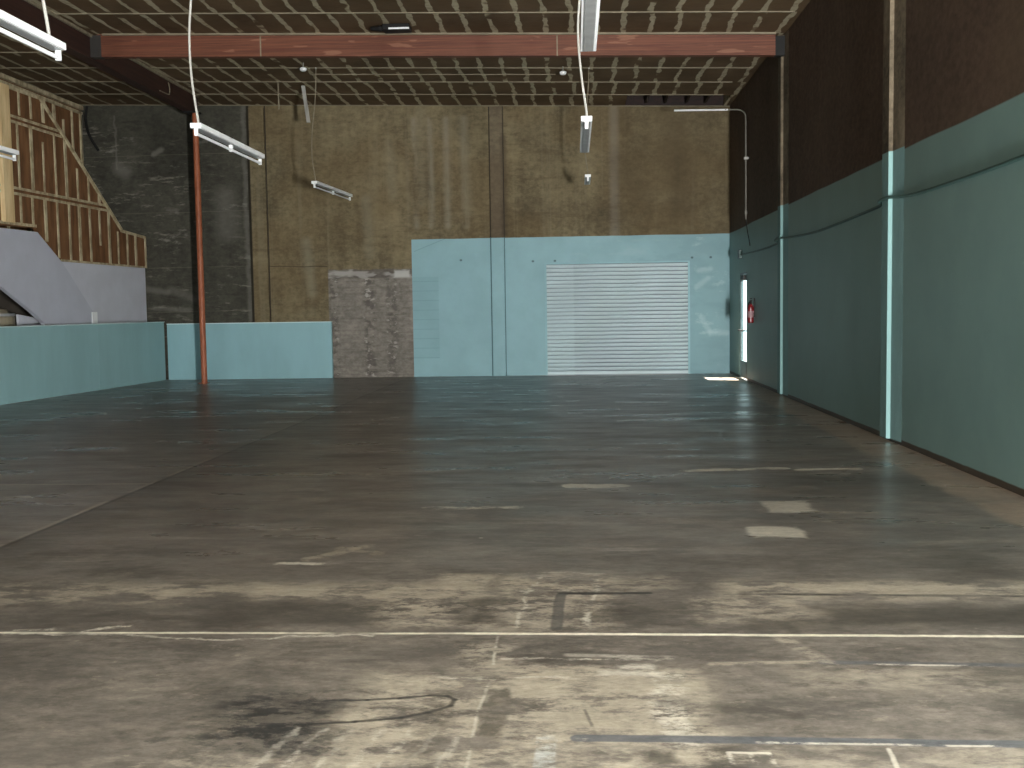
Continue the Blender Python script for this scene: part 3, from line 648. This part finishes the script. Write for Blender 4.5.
strip_light(-4.77, 19.70, 22.1, 3.83, 3.83, 19.8, 'small far strip light of the left row hanging before the bare concrete', 0.06, .010, .16, cord='batten')
strip_light(.115, 5.4, 7.62, 3.25, 3.25, 5.6, 'white strip light at top edge, nearest of the row above the roll-up door', -.0, lamps=False)
strip_light(.14, 10.75, 12.9, 3.31, 3.31, 10.83, 'middle strip light of the row above the roll-up door, just under the red beam', -.05, .012, lamps=False)
strip_light(.27, 19.70, 20.9, 3.84, 3.84, 19.8, 'farthest strip light of the right row, tiny against the brown wall', 0.03, .011, lamps=False, cord='batten')
strip_light(-6.75, 10.4, 12.75, 3.42, 3.42, 10.8, 'strip light end showing at the left edge beside the pale timber post', -.0, .010)

# ------------------------------------------------------------------ small ceiling and wall items
def detector(x, y, label):
    t = thing('smoke_detector', (x, y, HC(x)-.2), label, 'detector', 'white round heads under the ceiling')
    z = HC(x)-.12
    MB().tube([(x, y, z-.03), (x, y, z-.015), (x, y, z+.02), (x, y, z+.035)], [.04, .058, .062, .04], 20).build('head', M['white'], t, smooth=False)
    MB().tube([(x, y, z+.035), (x, y, HC(x))], .008, 8).build('stem', M['conduit'], t)
detector(-4.84, 19.4, 'left white round head, above the hanging pale board'); detector(-.16, 19.7, 'right white round head, beside the right row of strip lights')
b = MB(); b.tube([(-4.9, 20.2, HC(-4.9)-.035), (-.3, 20.2, HC(-.3)-.035)], .010, 8)
b.build('ceiling_conduit', M['batten'], label='thin pale conduit running across under the ceiling between the round heads', category='conduit')
b = MB(); b.prism([(-5.34, 21.2, 5.93), (-5.27, 21.2, 5.93), (-5.17, 21.15, 5.20), (-5.24, 21.15, 5.20)], (0, .03, 0))
b.build('loose_board', M['conduit'], label='pale flat board hanging slightly tilted from the ceiling', category='board')
b = MB(); b.tube([(-5.76, 21.05, HC(-5.76)-.01), (-5.76, 21.05, 5.45)], .015, 8)
b.build('hanging_rod', M['batten'], label='short thin rod hanging from the ceiling left of the tilted board', category='rod')
t = thing('ceiling_box', (-2.75, 16.75, HC(-2.75)-.05), 'small black box under the ceiling in front of the red beam', 'box')
MB().box(-2.92, -2.5, 16.72, 17.0, HC(-2.7)-.09, HC(-2.7)-.005).build('body', M['black'], t, bevel=.01)
MB().box(-2.82, -2.5, 16.70, 16.72, HC(-2.7)-.095, HC(-2.7)-.07).build('edge_strip', M['white'], t, label='white lower edge')
MB().tube([(-3.12, 16.85, HC(-3)-.05), (-2.98, 16.85, HC(-3)-.05), (-2.9, 16.85, HC(-3)-.05)], [.03, .05, .04], 12).build('cable_boot', M['black'], t)
b = MB(); b.tube(spline([(-7.79, 20.6, 5.93), (-7.77, 20.6, 5.86), (-7.77, 20.6, 5.74), (-7.78, 20.55, 5.70), (-7.81, 20.2, 5.70)]), .012, 8)
b.build('girder_hook', M['batten'], label='small pale hook fixed to the side of the dark girder', category='hook')
b = MB(); b.tube(spline([(-10.72, YB-.03, 6.08), (-10.75, YB-.06, 5.8), (-10.68, YB-.08, 5.45), (-10.5, YB-.03, 5.1)]), .03, 8)
b.build('black_curve', M['black'], label='thick black tube curving down the dark concrete at upper left', category='cable')  # dark curved line on the wall, drawn as a black tube
t = thing('wall_conduit', (3.2, 21.2, 5.2), 'pale conduit pipe leaving the corner wall, bent down towards the paint line', 'conduit')
b = MB(); b.tube(spline([(1.98, 21.2, 5.26), (2.6, 21.2, 5.25), (3.05, 21.15, 5.24), (3.22, 21.1, 5.22), (3.30, 21.02, 5.13), (3.31, 20.98, 5.0)], 5)+[Vector((3.31, 20.97, 4.0)), Vector((3.31, 20.97, 3.12))], .015, 10)
b.build('pipe', M['shaded_pipe'], t)  # darker steel tone carries the shade on the vertical run
MB().tube([(1.97, 21.2, 5.26), (2.05, 21.2, 5.259), (2.95, 21.17, 5.243), (3.0, 21.16, 5.242)], .019, 10).build('lit_run', M['white'], t, label='horizontal run with its lit brightness painted on')  # white cover added so the horizontal run looks brightly lit
for z in (4.28, 3.25): MB().tube([(3.31, 20.97, z-.03), (3.31, 20.97, z+.03)], .026, 12).build('coupling', M['shaded_pipe'], t)
MB().box(3.27, 3.36, 20.93, 21.01, 4.26, 4.30).build('clip', M['conduit'], t)
b = MB(); b.tube(spline([(3.31, 20.97, 3.12), (3.335, 20.94, 2.9), (3.34, 20.75, 2.7), (3.345, 20.7, 2.6)]), .008, 8); b.build('tail_wire', M['black'], t, label='thin dark wire below the pipe')
t = thing('junction_box', (3.30, 21.8, 2.5), 'small teal painted junction box high on the right wall above the glazed door', 'box')
MB().box(3.30, 3.36, 21.75, 21.95, 2.41, 2.58).build('body', M['alu'], t, bevel=.008)
MB().box(3.31, 3.35, 21.74, 21.75, 2.43, 2.56).build('cover', M['teal_cable'], t)
cab = [(3.335, 21.75, 2.48), (3.34, 19.8, 2.46), (3.34, 17.95, 2.48), (3.28, 17.8, 2.52), (3.275, 17.42, 2.55), (3.325, 17.2, 2.52), (3.345, 15.0, 2.47), (3.345, 12.4, 2.52), (3.345, 11.97, 2.54), (3.275, 11.8, 2.56), (3.275, 11.5, 2.57), (3.33, 11.2, 2.55), (3.345, 10.6, 2.53), (3.345, 9.11, 2.53), (3.345, 7.6, 2.55), (3.345, 6.2, 2.54)]
b = MB(); b.tube(spline(cab), .016, 8); b.build('wall_cable', M['teal_cable'], label='dark teal painted cable running along the whole right wall', category='cable')
t = thing('fire_extinguisher', (3.285, 20.25, 1.1), 'red fire extinguisher hanging on the right wall beside the glazed door', 'fire extinguisher')
ex, ey = 3.285, 20.25
MB().tube([(ex, ey, 1.14), (ex, ey, 1.16), (ex, ey, 1.42), (ex, ey, 1.47), (ex, ey, 1.50)], [.05, .06, .06, .042, .022], 24).build('cylinder', M['red'], t, smooth=False)
MB().tube([(ex, ey, 1.24), (ex, ey, 1.36)], .0615, 24).build('label_band', M['label'], t, label='pale label')
b = MB(); b.tube([(ex, ey, 1.50), (ex, ey, 1.55)], .022, 12); b.box(ex-.012, ex+.012, ey-.12, ey+.03, 1.55, 1.565); b.box(ex-.012, ex+.012, ey-.11, ey+.02, 1.585, 1.60); b.build('valve_handle', M['black'], t)
b = MB(); b.tube(spline([(ex, ey+.03, 1.53), (ex-.02, ey+.11, 1.5), (ex-.02, ey+.11, 1.35), (ex-.02, ey+.09, 1.2)]), .012, 8); b.build('hose', M['black'], t)
MB().box(ex+.06, XR, ey-.03, ey+.03, 1.25, 1.6).build('bracket', M['dark_metal'], t)
